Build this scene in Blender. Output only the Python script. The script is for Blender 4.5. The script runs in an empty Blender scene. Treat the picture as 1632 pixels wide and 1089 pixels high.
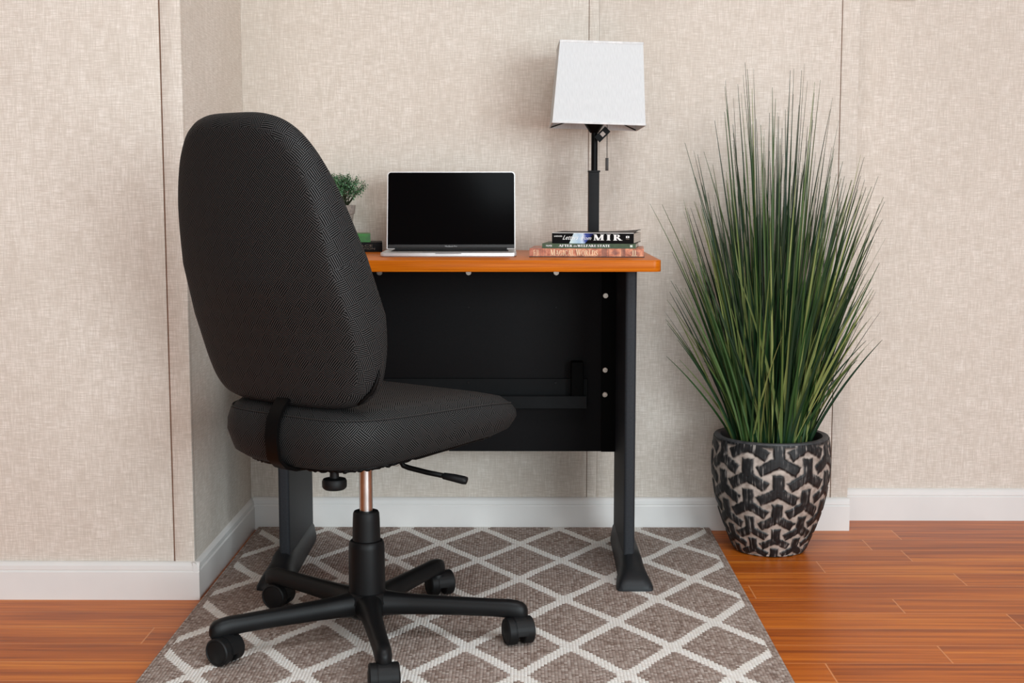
import bpy, bmesh, math, random
import numpy as np
from mathutils import Vector, Matrix

S = bpy.context.scene
COL = S.collection
R = math.radians

# ------------------------------------------------------------------ camera
cam_d = bpy.data.cameras.new('camera'); cam = bpy.data.objects.new('camera', cam_d); COL.objects.link(cam)
cam_d.sensor_fit = 'HORIZONTAL'; cam_d.sensor_width = 36.0
cam_d.lens = 2160.8 / 1632 * 36.0
cam_d.clip_start = 0.05; cam_d.clip_end = 60
cam.location = (0, 0, 0.88)
cam.rotation_euler = (Matrix.Rotation(0.0088, 4, 'Z') @ Matrix.Rotation(math.pi/2 - 0.1102, 4, 'X') @ Matrix.Rotation(-0.0007, 4, 'Z')).to_euler()
S.camera = cam

# ------------------------------------------------------------------ world, lights, exposure
W = bpy.data.worlds.new('world'); S.world = W; W.use_nodes = True
bg = W.node_tree.nodes['Background']
bg.inputs[0].default_value = (0.95, 0.98, 1.0, 1); bg.inputs[1].default_value = 0.12
def area(name, loc, target, sx, sy, power, col):
    d = bpy.data.lights.new(name, 'AREA'); d.shape = 'RECTANGLE'; d.size = sx; d.size_y = sy
    d.energy = power; d.color = col
    o = bpy.data.objects.new(name, d); COL.objects.link(o); o.location = loc
    o.rotation_euler = (Vector(target) - Vector(loc)).to_track_quat('-Z', 'Y').to_euler()
    return o
area('window_daylight', (2.2, 0.6, 1.55), (0.0, 3.3, 0.75), 1.1, 1.2, 9, (0.84, 0.95, 1.0))
area('room_daylight', (2.7, -2.3, 1.3), (-2.2, 2.6, 0.5), 2.4, 1.9, 312, (0.84, 0.95, 1.0))
area('left_wall_fill', (-1.25, -0.9, 1.3), (-1.3, 3.0, 0.7), 0.9, 1.0, 24, (1.0, 0.93, 0.88))  # added warm fill that brightens the front-left wall
area('overhead_fill', (0.35, 1.35, 2.42), (0.3, 1.5, 0.0), 1.2, 1.2, 50, (0.84, 0.95, 1.0))  # added overhead fill to lift floor and rug, no fixture modelled
area('low_front_fill', (0.2, -1.2, 0.75), (0.0, 3.4, 0.2), 1.4, 0.9, 36, (0.84, 0.95, 1.0))  # added low frontal fill for the wall and baseboard under the desk
vs = S.view_settings
vs.view_transform = 'Standard'; vs.look = 'None'; vs.exposure = -0.62; vs.gamma = 1.0; vs.use_curve_mapping = False

# ------------------------------------------------------------------ helpers
def mesh_obj(name, verts, faces, mat=None, parent=None, smooth=False, loc=None, angle=None):
    me = bpy.data.meshes.new(name)
    me.from_pydata([tuple(v) for v in verts], [], [tuple(f) for f in faces]); me.update()
    return _link(name, me, mat, parent, smooth, loc, angle)
def _link(name, me, mat, parent, smooth, loc, angle=None):
    if mat: me.materials.append(mat)
    if smooth:
        me.polygons.foreach_set('use_smooth', [True]*len(me.polygons))
        if angle: me.set_sharp_from_angle(angle=R(angle))
    o = bpy.data.objects.new(name, me); COL.objects.link(o)
    if parent: o.parent = parent
    if loc: o.location = loc
    return o
def bm_obj(name, bm, mat=None, parent=None, smooth=False, angle=None, loc=None):
    bmesh.ops.recalc_face_normals(bm, faces=bm.faces)
    me = bpy.data.meshes.new(name); bm.to_mesh(me); bm.free()
    return _link(name, me, mat, parent, smooth, loc, angle)
def tag(o, label, cat, group=None):
    o['label'] = label; o['category'] = cat
    if group: o['group'] = group
    return o
def thing(name, label, cat, loc, rz=0):
    o = bpy.data.objects.new(name, None); COL.objects.link(o); o.empty_display_size = .05
    o.location = loc; o.rotation_euler = (0, 0, rz)
    return tag(o, label, cat)
def add_box(bm, x0, x1, y0, y1, z0, z1, bev=0, seg=2, M=None):
    t = bmesh.new()
    r = bmesh.ops.create_cube(t, size=1)
    for v in t.verts:
        v.co = Vector(((x0+x1)/2 + v.co.x*(x1-x0), (y0+y1)/2 + v.co.y*(y1-y0), (z0+z1)/2 + v.co.z*(z1-z0)))
    if bev: bmesh.ops.bevel(t, geom=list(t.edges), offset=bev, segments=seg, affect='EDGES', profile=.5)
    if M is not None: bmesh.ops.transform(t, matrix=M, verts=t.verts)
    merge(bm, t)
def merge(bm, t):
    me = bpy.data.meshes.new('tmp'); t.to_mesh(me); t.free(); bm.from_mesh(me); bpy.data.meshes.remove(me)
def box(name, x0, x1, y0, y1, z0, z1, mat, parent=None, bev=0, seg=2, smooth=None):
    bm = bmesh.new(); add_box(bm, x0, x1, y0, y1, z0, z1, bev, seg)
    return bm_obj(name, bm, mat, parent, smooth=bool(bev) if smooth is None else smooth, angle=35)
def add_tube(bm, pts, rad, n=10, cap=True, flat=None):
    """tube along pts; rad number or list; flat=(sx) squashes width in the local side direction"""
    pts = [Vector(p) for p in pts]; m = len(pts)
    rad = [rad]*m if not isinstance(rad, (list, tuple)) else rad
    rings = []; prev = None
    for i, p in enumerate(pts):
        t = (pts[min(i+1, m-1)] - pts[max(i-1, 0)]).normalized()
        if prev is None:
            a = Vector((0, 0, 1)) if abs(t.z) < .9 else Vector((1, 0, 0))
            s = t.cross(a).normalized()
        else: s = (prev - t*prev.dot(t)).normalized()
        prev = s; u = s.cross(t)
        fx, fy = (flat if flat else (1, 1))
        rings.append([bm.verts.new(p + (s*math.cos(k*2*math.pi/n)*fx + u*math.sin(k*2*math.pi/n)*fy)*rad[i]) for k in range(n)])
    for i in range(m-1):
        for k in range(n):
            bm.faces.new((rings[i][k], rings[i][(k+1) % n], rings[i+1][(k+1) % n], rings[i+1][k]))
    if cap:
        bm.faces.new(rings[0][::-1]); bm.faces.new(rings[-1])
def add_lathe(bm, prof, n=40, c=(0, 0, 0), M=None, close=True):
    t = bmesh.new(); rings = []
    for r, z in prof:
        if r < 1e-6: rings.append([t.verts.new((0, 0, z))])
        else: rings.append([t.verts.new((r*math.cos(2*math.pi*k/n), r*math.sin(2*math.pi*k/n), z)) for k in range(n)])
    for a, b in zip(rings, rings[1:]):
        for k in range(n):
            q = [a[k % len(a)], a[(k+1) % len(a)], b[(k+1) % len(b)], b[k % len(b)]]
            u = []
            for v in q:
                if v not in u: u.append(v)
            if len(u) > 2: t.faces.new(u)
    if M is None: M = Matrix.Translation(c)
    bmesh.ops.transform(t, matrix=M, verts=t.verts); merge(bm, t)
def add_prism(bm, poly, axis, a, b, fn=None):
    """extrude 2D polygon between a and b along axis x/y/z"""
    def P(u, v, w):
        return {'x': (w, u, v), 'y': (u, w, v), 'z': (u, v, w)}[axis]
    A = [bm.verts.new(P(u, v, a)) for u, v in poly]; B = [bm.verts.new(P(u, v, b)) for u, v in poly]
    n = len(poly); bm.faces.new(A); bm.faces.new(B[::-1])
    for i in range(n): bm.faces.new((A[i], B[i], B[(i+1) % n], A[(i+1) % n]))

# ------------------------------------------------------------------ materials
def lin(c):
    return tuple(((v/255)/12.92 if v <= 10 else ((v/255+.055)/1.055)**2.4) for v in c) + (1,)
class NT:
    def __init__(s, name, rough=.6, spec=.5, metal=0, col=None):
        m = bpy.data.materials.new(name); m.use_nodes = True; s.m = m; s.t = m.node_tree
        s.b = s.t.nodes['Principled BSDF']; s.b.inputs['Roughness'].default_value = rough
        s.b.inputs['Specular IOR Level'].default_value = spec; s.b.inputs['Metallic'].default_value = metal
        if col: s.b.inputs['Base Color'].default_value = lin(col)
    def n(s, typ, **kw):
        nd = s.t.nodes.new(typ)
        for k, v in kw.items():
            if k.startswith('i_'): nd.inputs[k[2:].replace('_', ' ')].default_value = v
            else: setattr(nd, k, v)
        return nd
    def l(s, a, b): s.t.links.new(a, b)
    def put(s, sock, v):
        if isinstance(v, bpy.types.NodeSocket): s.l(v, sock)
        else: sock.default_value = v
    def math(s, op, a, b=0.0, c=None):
        nd = s.n('ShaderNodeMath', operation=op); s.put(nd.inputs[0], a); s.put(nd.inputs[1], b)
        if c is not None: s.put(nd.inputs[2], c)
        return nd.outputs[0]
    def comb(s, x, y, z=0.0):
        nd = s.n('ShaderNodeCombineXYZ'); s.put(nd.inputs[0], x); s.put(nd.inputs[1], y); s.put(nd.inputs[2], z); return nd.outputs[0]
    def noise(s, vec, scale=1, detail=2, rough=.5, dist=0):
        nd = s.n('ShaderNodeTexNoise'); s.l(vec, nd.inputs['Vector']); nd.inputs['Scale'].default_value = scale
        nd.inputs['Detail'].default_value = detail; nd.inputs['Roughness'].default_value = rough
        nd.inputs['Distortion'].default_value = dist; return nd.outputs['Fac']
    def ramp(s, fac, stops):
        nd = s.n('ShaderNodeValToRGB'); s.put(nd.inputs[0], fac); e = nd.color_ramp.elements
        while len(e) < len(stops): e.new(.5)
        for k, (p, c) in enumerate(stops): e[k].position = p; e[k].color = lin(c)
        return nd.outputs[0]
    def mr(s, v, a, b, c=0.0, d=1.0):
        nd = s.n('ShaderNodeMapRange'); s.put(nd.inputs[0], v)
        for k, x in enumerate((a, b, c, d)): nd.inputs[k+1].default_value = x
        return nd.outputs[0]
    def mix(s, f, a, b, mode='MIX'):
        nd = s.n('ShaderNodeMix', data_type='RGBA', blend_type=mode); s.put(nd.inputs[0], f)
        for k, v in ((6, a), (7, b)):
            if isinstance(v, tuple): nd.inputs[k].default_value = v
            else: s.l(v, nd.inputs[k])
        return nd.outputs[2]
    def bump(s, h, strength=.3, dist=.001):
        nd = s.n('ShaderNodeBump'); nd.inputs['Strength'].default_value = strength; nd.inputs['Distance'].default_value = dist
        s.l(h, nd.inputs['Height']); s.l(nd.outputs[0], s.b.inputs['Normal'])
    def col(s, c): s.l(c, s.b.inputs['Base Color'])
    def pos(s):
        g = s.n('ShaderNodeNewGeometry'); x = s.n('ShaderNodeSeparateXYZ'); s.l(g.outputs['Position'], x.inputs[0]); return x.outputs
    def obj(s):
        g = s.n('ShaderNodeTexCoord'); x = s.n('ShaderNodeSeparateXYZ'); s.l(g.outputs['Object'], x.inputs[0]); return x.outputs
    def uv(s):
        g = s.n('ShaderNodeUVMap'); x = s.n('ShaderNodeSeparateXYZ'); s.l(g.outputs[0], x.inputs[0]); return x.outputs
def flat(name, col, rough=.5, spec=.5, metal=0, nz=.06, scale=60):
    """plain coloured surface with a faint procedural mottling"""
    t = NT(name, rough, spec, metal); p = t.n('ShaderNodeTexCoord').outputs['Object']
    f = t.noise(p, scale, 3)
    t.col(t.ramp(f, [(.3, tuple(max(0, c*(1-nz)) for c in col)), (.7, tuple(min(255, c*(1+nz)) for c in col))]))
    return t.m

# wall vinyl with woven linen print
def mat_wall(tint):
    t = NT('linen_wallcovering', .75, .3); x, y, z = t.pos()
    h = t.math('ADD', x, y)
    a = t.noise(t.comb(t.math('MULTIPLY', h, 30), t.math('MULTIPLY', z, 480)), 1, 3, .65)
    b = t.noise(t.comb(t.math('MULTIPLY', h, 480), t.math('MULTIPLY', z, 30), 7.3), 1, 3, .65)
    c = t.noise(t.comb(h, z, 3.1), 30, 3)
    d = t.noise(t.comb(h, z, 9.1), 3, 2)
    s1 = t.math('ADD', t.math('MULTIPLY', a, .55), t.math('MULTIPLY', b, .45))
    s2 = t.math('ADD', t.math('MULTIPLY', s1, .80), t.math('MULTIPLY', c, .10))
    s3 = t.math('ADD', s2, t.math('MULTIPLY', d, .10))
    t.col(t.ramp(s3, [(.34, tint[0]), (.5, tint[1]), (.62, tint[2])]))
    t.bump(s1, .15, .0006)
    return t.m
M_wall = mat_wall([(198, 185, 172), (215, 204, 192), (238, 229, 220)])
M_slot = flat('brown_panel_gap', (128, 92, 70), .8)
M_white = flat('white_painted_trim', (228, 225, 222), .35, .45, nz=.012, scale=9)
M_ceil = flat('white_ceiling', (225, 223, 220), .9)

# laminate floor
def mat_floor():
    t = NT('laminate_planks', .36, .2); x, y, z = t.pos()
    at = t.n('ShaderNodeAttribute', attribute_name='plank'); sp = t.n('ShaderNodeSeparateXYZ'); t.l(at.outputs['Vector'], sp.inputs[0])
    rnd = sp.outputs[0]
    off = t.math('MULTIPLY', rnd, 40)
    g1 = t.noise(t.comb(t.math('MULTIPLY', t.math('ADD', x, off), 2.2), t.math('MULTIPLY', y, 75), off), 1, 4, .62, .4)
    g2 = t.noise(t.comb(t.math('MULTIPLY', t.math('ADD', x, off), 1.1), t.math('MULTIPLY', y, 16), off), 1, 3, .5, .6)
    g = t.math('ADD', t.math('MULTIPLY', g1, .6), t.math('MULTIPLY', g2, .4))
    g = t.math('ADD', g, t.math('MULTIPLY', t.math('SUBTRACT', rnd, .5), .07))
    c = t.ramp(g, [(.33, (138, 62, 14)), (.48, (182, 92, 24)), (.58, (206, 112, 32)), (.70, (224, 140, 50))])
    u, v, _ = t.uv()
    # uv = metres to the nearest plank edge along x and y
    e = t.math('MINIMUM', t.math('MULTIPLY', u, .75), v)
    k = t.mr(e, .0007, .0016, 1, 0)
    c = t.mix(t.math('MULTIPLY', k, .85), c, lin((216, 142, 88)))  # bevel highlights along the plank joints, painted into the colour
    t.col(c)
    t.bump(t.mr(e, 0, .0015), .4, .0008)
    return t.m

# rug: taupe loop pile with a cream lattice
RX0, RX1, RY0, RY1 = -.694, .484, 1.45, 3.462
def mat_rug():
    t = NT('loop_pile_rug', .95, .1); x, y, z = t.pos()
    # rows of loops
    row = t.math('MULTIPLY', x, 1/.0062)
    rr = t.math('FLOOR', row)
    fx = t.math('FRACT', row)
    wob = t.noise(t.comb(t.math('MULTIPLY', rr, 3.7), 0.0, t.math('MULTIPLY', y, 30)), 1, 1)
    cy = t.math('ADD', t.math('MULTIPLY', y, 1/.0075), t.math('ADD', t.math('MULTIPLY', rr, .5), t.math('MULTIPLY', wob, 1.4)))
    cr = t.math('FLOOR', cy); fy = t.math('FRACT', cy)
    hx = t.math('SUBTRACT', 1, t.math('ABSOLUTE', t.math('SUBTRACT', t.math('MULTIPLY', fx, 2), 1)))
    hy = t.math('SUBTRACT', 1, t.math('ABSOLUTE', t.math('SUBTRACT', t.math('MULTIPLY', fy, 2), 1)))
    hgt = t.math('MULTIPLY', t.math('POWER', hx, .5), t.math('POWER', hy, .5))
    # snap the lattice to the loops so that its edge is stepped
    sx = t.math('MULTIPLY', t.math('ADD', rr, .5), .0062)
    nv = t.math('MULTIPLY', t.math('SUBTRACT', t.noise(t.comb(sx, y), 9, 2), .5), .014)
    nu = t.math('MULTIPLY', t.math('SUBTRACT', t.noise(t.comb(sx, y, 5.0), 9, 2), .5), .014)
    a = t.math('DIVIDE', t.math('SUBTRACT', t.math('ADD', sx, nu), .384), .1971)
    b = t.math('DIVIDE', t.math('SUBTRACT', t.math('ADD', y, nv), 2.985), .3067)
    def tri(v):
        f = t.math('FRACT', t.math('ADD', v, .5)); return t.math('ABSOLUTE', t.math('SUBTRACT', f, .5))
    d1 = tri(t.math('ADD', a, b)); d2 = tri(t.math('SUBTRACT', a, b))
    d = t.math('MINIMUM', d1, d2)
    # thicker where two lines cross
    cross = t.mr(t.math('ADD', d1, d2), .0, .22, .022, 0)
    line = t.math('LESS_THAN', d, t.math('ADD', .072, cross))
    ix = t.math('MINIMUM', t.math('SUBTRACT', x, RX0), t.math('SUBTRACT', RX1, x))
    line = t.math('MULTIPLY', line, t.math('GREATER_THAN', ix, .016))
    r = t.noise(t.comb(t.math('MULTIPLY', rr, 5.13), t.math('MULTIPLY', cr, 7.77)), 1, 0)
    taupe = t.ramp(r, [(.25, (136, 116, 106)), (.5, (172, 154, 144)), (.75, (202, 188, 180))])
    cream = t.ramp(r, [(.25, (240, 233, 225)), (.75, (252, 249, 245))])
    c = t.mix(line, taupe, cream)
    c = t.mix(t.math('MULTIPLY', t.mr(hgt, 0.05, .45, .40, 0), t.math('SUBTRACT', 1, t.math('MULTIPLY', line, .75))), c, lin((92, 76, 66)))  # shading in the gaps between loops, mixed into the colour
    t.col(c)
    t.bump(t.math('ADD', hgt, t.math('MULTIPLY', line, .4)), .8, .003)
    return t.m

def mat_fabric():
    t = NT('basket_weave_fabric', .85, .25); u, v, _ = t.uv()
    nz = t.noise(t.comb(u, v), 25, 2)
    u = t.math('ADD', u, t.math('MULTIPLY', nz, .004)); v = t.math('ADD', v, t.math('MULTIPLY', nz, -.004))
    B = .0245
    a = t.math('DIVIDE', u, B); b = t.math('DIVIDE', v, B)
    par = t.math('PINGPONG', t.math('ADD', t.math('FLOOR', a), t.math('FLOOR', b)), 1)
    sel = t.math('ADD', t.math('MULTIPLY', par, a), t.math('MULTIPLY', t.math('SUBTRACT', 1, par), b))
    st = t.math('FRACT', t.math('MULTIPLY', sel, 7))
    s = t.math('ABSOLUTE', t.math('SUBTRACT', t.math('MULTIPLY', st, 2), 1))
    k = t.mr(s, .45, .68)
    fine = t.noise(t.comb(t.math('MULTIPLY', u, 900), t.math('MULTIPLY', v, 900)), 1, 1)
    kk = t.math('MULTIPLY', k, t.mr(fine, .2, .7, .6, 1.0))
    t.col(t.mix(kk, lin((3, 3, 3)), lin((84, 83, 83))))
    t.l(t.math('MULTIPLY', kk, .5), t.b.inputs['Metallic']); t.put(t.b.inputs['Roughness'], t.mr(kk, 0, 1, .9, .5)); t.b.inputs['Specular IOR Level'].default_value = .1
    t.bump(k, .3, .0006)
    return t.m
M_fab = mat_fabric()
M_plastic = flat('black_moulded_plastic', (16, 16, 17), .45, .22, nz=.1, scale=300)
M_plastic2 = flat('black_matte_plastic', (13, 13, 14), .55, .3, nz=.1, scale=300)
M_bar = flat('black_steel_bar', (8, 7, 7), .45, .12)
M_chrome = flat('worn_chrome', (206, 204, 202), .28, .5, metal=1, nz=.05, scale=40)
M_desk = flat('charcoal_laminate', (42, 44, 48), .55, .2, nz=.08, scale=220)
M_deskin = flat('black_laminate', (21, 20, 21), .6, .1, nz=.08, scale=220)
M_screw = flat('zinc_cam_lock', (170, 160, 150), .35, .5, metal=.8)
M_slate = flat('charcoal_metal', (26, 28, 31), .5, .35, nz=.05, scale=200)

def mat_wood():
    t = NT('cherry_laminate', .28, .12); x, y, z = t.pos()
    g = t.noise(t.comb(t.math('MULTIPLY', x, 5), t.math('MULTIPLY', y, 90), t.math('MULTIPLY', z, 300)), 1, 4, .6, .3)
    t.col(t.ramp(g, [(.3, (172, 84, 8)), (.5, (190, 98, 12)), (.7, (204, 112, 20))]))
    return t.m

# ------------------------------------------------------------------ room
def structure(o): o['kind'] = 'structure'; return o
WY = 3.480; FY = 2.867; RWY = 3.590; SX = -.714; EX = .844; HZ = 2.45
w = structure(box('wall_left', -2.6, SX-.003, FY+.003, 3.75, 0, HZ, M_slot))
box('wall_panel', -2.6, -.7595, FY, FY+.006, 0, HZ, M_wall, w, bev=.004)
box('corner_strip', -.7565, SX, FY-.0015, FY+.020, 0, HZ, M_wall, w, bev=.0012)
box('return_panel', SX-.006, SX, FY+.020, WY+.02, 0, HZ, M_wall, w)
w = structure(box('wall_back', SX-.003, EX-.003, WY+.003, 3.74, 0, HZ, M_slot))
box('wall_panel', SX, .1632, WY, WY+.006, 0, HZ, M_wall, w, bev=.0006)
box('joint_strip', .1648, .1900, WY-.001, WY+.006, 0, HZ, M_wall, w, bev=.0006)
box('wall_panel', .1905, .7985, WY, WY+.006, 0, HZ, M_wall, w, bev=.0006)
box('corner_strip', .8003, EX, WY-.0015, RWY+.01, 0, HZ, M_wall, w, bev=.0012)
w = structure(box('wall_right', EX-.1, 3.4, RWY, 3.75, 0, HZ, M_wall))
structure(box('ceiling', -2.6, 3.4, -1.5, 3.75, HZ, HZ+.1, M_ceil))

def baseboard(name, p0, p1, out, h=.085, parent=None):
    """moulded skirting from p0 to p1, 'out' the unit vector into the room"""
    prof = [(0, 0), (.013, 0), (.013, h-.022), (.0118, h-.020), (.0100, h-.0185), (.0112, h-.0165), (.0105, h-.008), (.007, h-.003), (.004, h-.001), (0, h)]
    bm = bmesh.new(); p0 = Vector(p0); p1 = Vector(p1); o = Vector(out)
    A = [bm.verts.new((p0.x+o.x*d, p0.y+o.y*d, z)) for d, z in prof]; B = [bm.verts.new((p1.x+o.x*d, p1.y+o.y*d, z)) for d, z in prof]
    n = len(prof)
    for i in range(n): bm.faces.new((A[i], A[(i+1) % n], B[(i+1) % n], B[i]))
    bm.faces.new(A); bm.faces.new(B[::-1])
    return structure(bm_obj(name, bm, M_white, parent))
baseboard('baseboard_left', (-2.6, FY-.001), (SX+.012, FY-.001), (0, -1), .083)
baseboard('baseboard_return', (SX-.002, FY-.013), (SX-.002, WY-.001), (1, 0), .083)
baseboard('baseboard_back', (SX+.006, WY-.001), (EX+.004, WY-.001), (0, -1), .086)
baseboard('baseboard_right', (EX+.0005, RWY), (3.4, RWY), (0, -1), .086)

# floor: every laminate strip a quad with its own grain, one mesh
def build_floor():
    random.seed(5)
    verts, faces, uvs, pl = [], [], [], []
    X0, X1 = -2.6, 3.4
    known = {0: [.985-1.2, .985], -1: [.505, .505+1.25], -2: [.80], -3: [1.01], -5: [.745+.06], 1: [.70], 2: [.93], 4: [.96], -4: [-.75], 3: [-.35]}
    for r in range(-46, 7):
        y0 = 3.0721 + .1011*(r-1); y1 = y0 + .1011
        js = list(known.get(r, [random.uniform(-2.5, -1.3)])) if r in known else [random.uniform(-2.6, -1.2)]
        L = 1.21
        base = js[0]
        while base > X0: base -= L
        xs = [X0]; q = base + L
        while q < X1: xs.append(q); q += L
        xs.append(X1)
        for a, b in zip(xs, xs[1:]):
            if b-a < .01: continue
            rn = random.random(); m = (a+b)/2; ym = (y0+y1)/2
            # grid of 2x2 so that the uv gives the distance to the nearest edge
            gx = [a, m, b]; gy = [y0, ym, y1]; i0 = len(verts)
            for yy in gy:
                for xx in gx: verts.append((xx, yy, 0)); pl.append(rn)
            for j in range(2):
                for i in range(2):
                    f = [i0+j*3+i, i0+j*3+i+1, i0+(j+1)*3+i+1, i0+(j+1)*3+i]
                    faces.append(f)
                    for k in f:
                        vx, vy, _ = verts[k]
                        uvs.append((min(vx-a, b-vx), min(vy-y0, y1-vy)))
    o = mesh_obj('floor', verts, faces, mat_floor())
    me = o.data; l = me.uv_layers.new(name='UVMap'); l.data.foreach_set('uv', np.array(uvs, 'f').ravel())
    at = me.attributes.new('plank', 'FLOAT_VECTOR', 'POINT'); v = np.zeros((len(verts), 3), 'f'); v[:, 0] = pl; at.data.foreach_set('vector', v.ravel())
    return structure(o)
build_floor()

# rug
def build_rug():
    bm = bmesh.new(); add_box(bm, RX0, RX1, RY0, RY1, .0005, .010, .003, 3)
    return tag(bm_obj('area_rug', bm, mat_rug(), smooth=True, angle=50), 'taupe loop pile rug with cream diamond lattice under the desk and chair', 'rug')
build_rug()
RZ = .010

# light switch on the right wall
t = thing('wall_switch', 'white plastic switch plate high on the far right wall', 'switch', (.977, RWY, 1.372))
box('cover_plate', -.034, .034, -.012, -.0001, 0, .115, flat('white_plastic', (240, 238, 236), .4), t, bev=.003)
box('rocker', -.016, .016, -.016, -.011, .025, .09, flat('white_rocker', (244, 243, 240), .35), t, bev=.002)

# ------------------------------------------------------------------ desk
DZ = .732; DB = .7065
desk = thing('desk', 'small desk with cherry wood top and charcoal panel legs', 'desk', (-.15, 3.15, RZ))
dl = desk.location
def dbox(name, x0, x1, y0, y1, z0, z1, mat, bev=0, parent=desk, seg=2):
    p = dl
    return box(name, x0-p.x, x1-p.x, y0-p.y, y1-p.y, z0-p.z, z1-p.z, mat, parent, bev, seg)
def desktop():
    bm = bmesh.new(); t = bmesh.new(); x0, x1, y0, y1 = -.602, .2985, 2.94, 3.450
    rc = .018; pts = []
    for cx, cy, a0 in ((x0+rc, y0+rc, 180), (x1-rc, y0+rc, 270), (x1-.004, y1-.004, 0), (x0+.004, y1-.004, 90)):
        rr = rc if cy < 3.2 else .004
        for k in range(7): a = R(a0+k*15); pts.append((cx+rr*math.cos(a)-dl.x, cy+rr*math.sin(a)-dl.y))
    add_prism(t, pts, 'z', DB-dl.z, DZ-dl.z)
    bmesh.ops.recalc_face_normals(t, faces=t.faces)
    ed = [e for e in t.edges if abs(e.verts[0].co.z-e.verts[1].co.z) < 1e-6]
    bmesh.ops.bevel(t, geom=ed, offset=.0018, segments=2, affect='EDGES', profile=.5)
    merge(bm, t)
    return bm_obj('desktop', bm, mat_wood(), desk, smooth=True, angle=35)
desktop()
def leg(xa, xb):
    # upright panel with rounded front edge, widening a touch at the bottom
    bm = bmesh.new()
    n = 6; rr = (xb-xa)/2*.55
    poly = []
    for cx, cy, a0 in ((xa+rr, 3.0+rr, 180), (xb-rr, 3.0+rr, 270)):
        for k in range(n+1): a = R(a0+k*90/n); poly.append((cx+rr*math.cos(a)-dl.x, cy+rr*math.sin(a)-dl.y))
    poly += [(xb-dl.x, 3.335-dl.y), (xa-dl.x, 3.335-dl.y)]
    add_prism(bm, poly, 'z', .045-dl.z, DB-dl.z)
    lg = bm_obj('leg', bm, M_desk, desk, smooth=True, angle=40)
    # moulded foot
    bm = bmesh.new(); xm = (xa+xb)/2 + (.006 if xa > 0 else -.006)
    sec = [(2.889, .028, .004, .9), (2.892, .037, .014, .8), (2.903, .0405, .026, .62), (2.930, .0395, .036, .5), (2.965, .036, .043, .45), (2.995, .0315, .052, .44), (3.010, .031, .058, .5), (3.05, .030, .055, .55), (3.2, .028, .052, .6), (3.325, .027, .050, .62), (3.345, .025, .044, .6), (3.352, .022, .034, .5)]
    rings = []
    for y, w_, h, tw in sec:
        pr = [(-w_, 0), (-w_*.99, h*.25), (-w_*(.5*tw+.5), h*.75), (-w_*tw, h*.96), (-w_*tw*.6, h), (w_*tw*.6, h), (w_*tw, h*.96), (w_*(.5*tw+.5), h*.75), (w_*.99, h*.25), (w_, 0)]
        rings.append([bm.verts.new((xm+a-dl.x, y-dl.y, b)) for a, b in pr])
    for a, b in zip(rings, rings[1:]):
        for i in range(len(a)): bm.faces.new((a[i], a[(i+1) % len(a)], b[(i+1) % len(a)], b[i]))
    bm.faces.new(rings[0]); bm.faces.new(rings[-1][::-1])
    bm_obj('foot', bm, M_slate, lg, smooth=True, angle=50)
leg(-.555, -.530); leg(.2255, .2505)
mp = dbox('modesty_panel', -.530, .2255, 3.310, 3.327, .240, DB, M_deskin, .0008)
M_dark = flat('matte_black_board', (11, 11, 11), .7, .05)
cleat = dbox('support_cleat', .1905, .2255, 3.3035, 3.3099, .240, DB, M_dark, .0005)
def disc(name, x, y, z, r, mat, parent, axis='y', d=.003):
    bm = bmesh.new(); Mx = Matrix.Translation((x-dl.x, y-dl.y, z-dl.z)) @ Matrix.Rotation(R(90), 4, 'X')
    add_lathe(bm, [(0, 0), (r, 0), (r, d*.6), (r*.85, d), (r*.55, d), (r*.5, d*.5), (0, d*.5)], 20, M=Mx)
    add_box(bm, x-dl.x-r*.45, x-dl.x+r*.45, y-dl.y-d*.9, y-dl.y-d*.3, z-dl.z-r*.12, z-dl.z+r*.12)
    return bm_obj(name, bm, mat, parent, smooth=True, angle=40)
for z in (.627, .444, .383): disc('cam_lock', .1995, 3.3036, z, .0068, M_screw, desk)
for x in (-.353, -.135, .079): disc('cam_lock', x, 3.3098, .6835, .0075, M_screw, desk)
for x in (-.135, .079): disc('hole', x, 3.3098, .598, .0018, M_plastic2, desk, d=.0008)
def tray():
    bm = bmesh.new(); q = dl
    def b(x0, x1, y0, y1, z0, z1): add_box(bm, x0-q.x, x1-q.x, y0-q.y, y1-q.y, z0-q.z, z1-q.z, .001, 1)
    b(-.45, .157, 3.302, 3.3098, .352, .423)
    b(-.45, .155, 3.262, 3.303, .355, .359)
    b(-.45, .153, 3.258, 3.263, .355, .386)
    return bm_obj('cable_tray', bm, flat('tray_black', (21, 22, 23), .6, .12), desk)
tray()
dbox('tray_bracket', .115, .145, 3.264, 3.302, .360, .468, M_dark, .003)
for x in (-.136, .078): disc('tray_screw', x, 3.3019, .413, .0030, M_plastic2, desk, d=.003)

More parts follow.
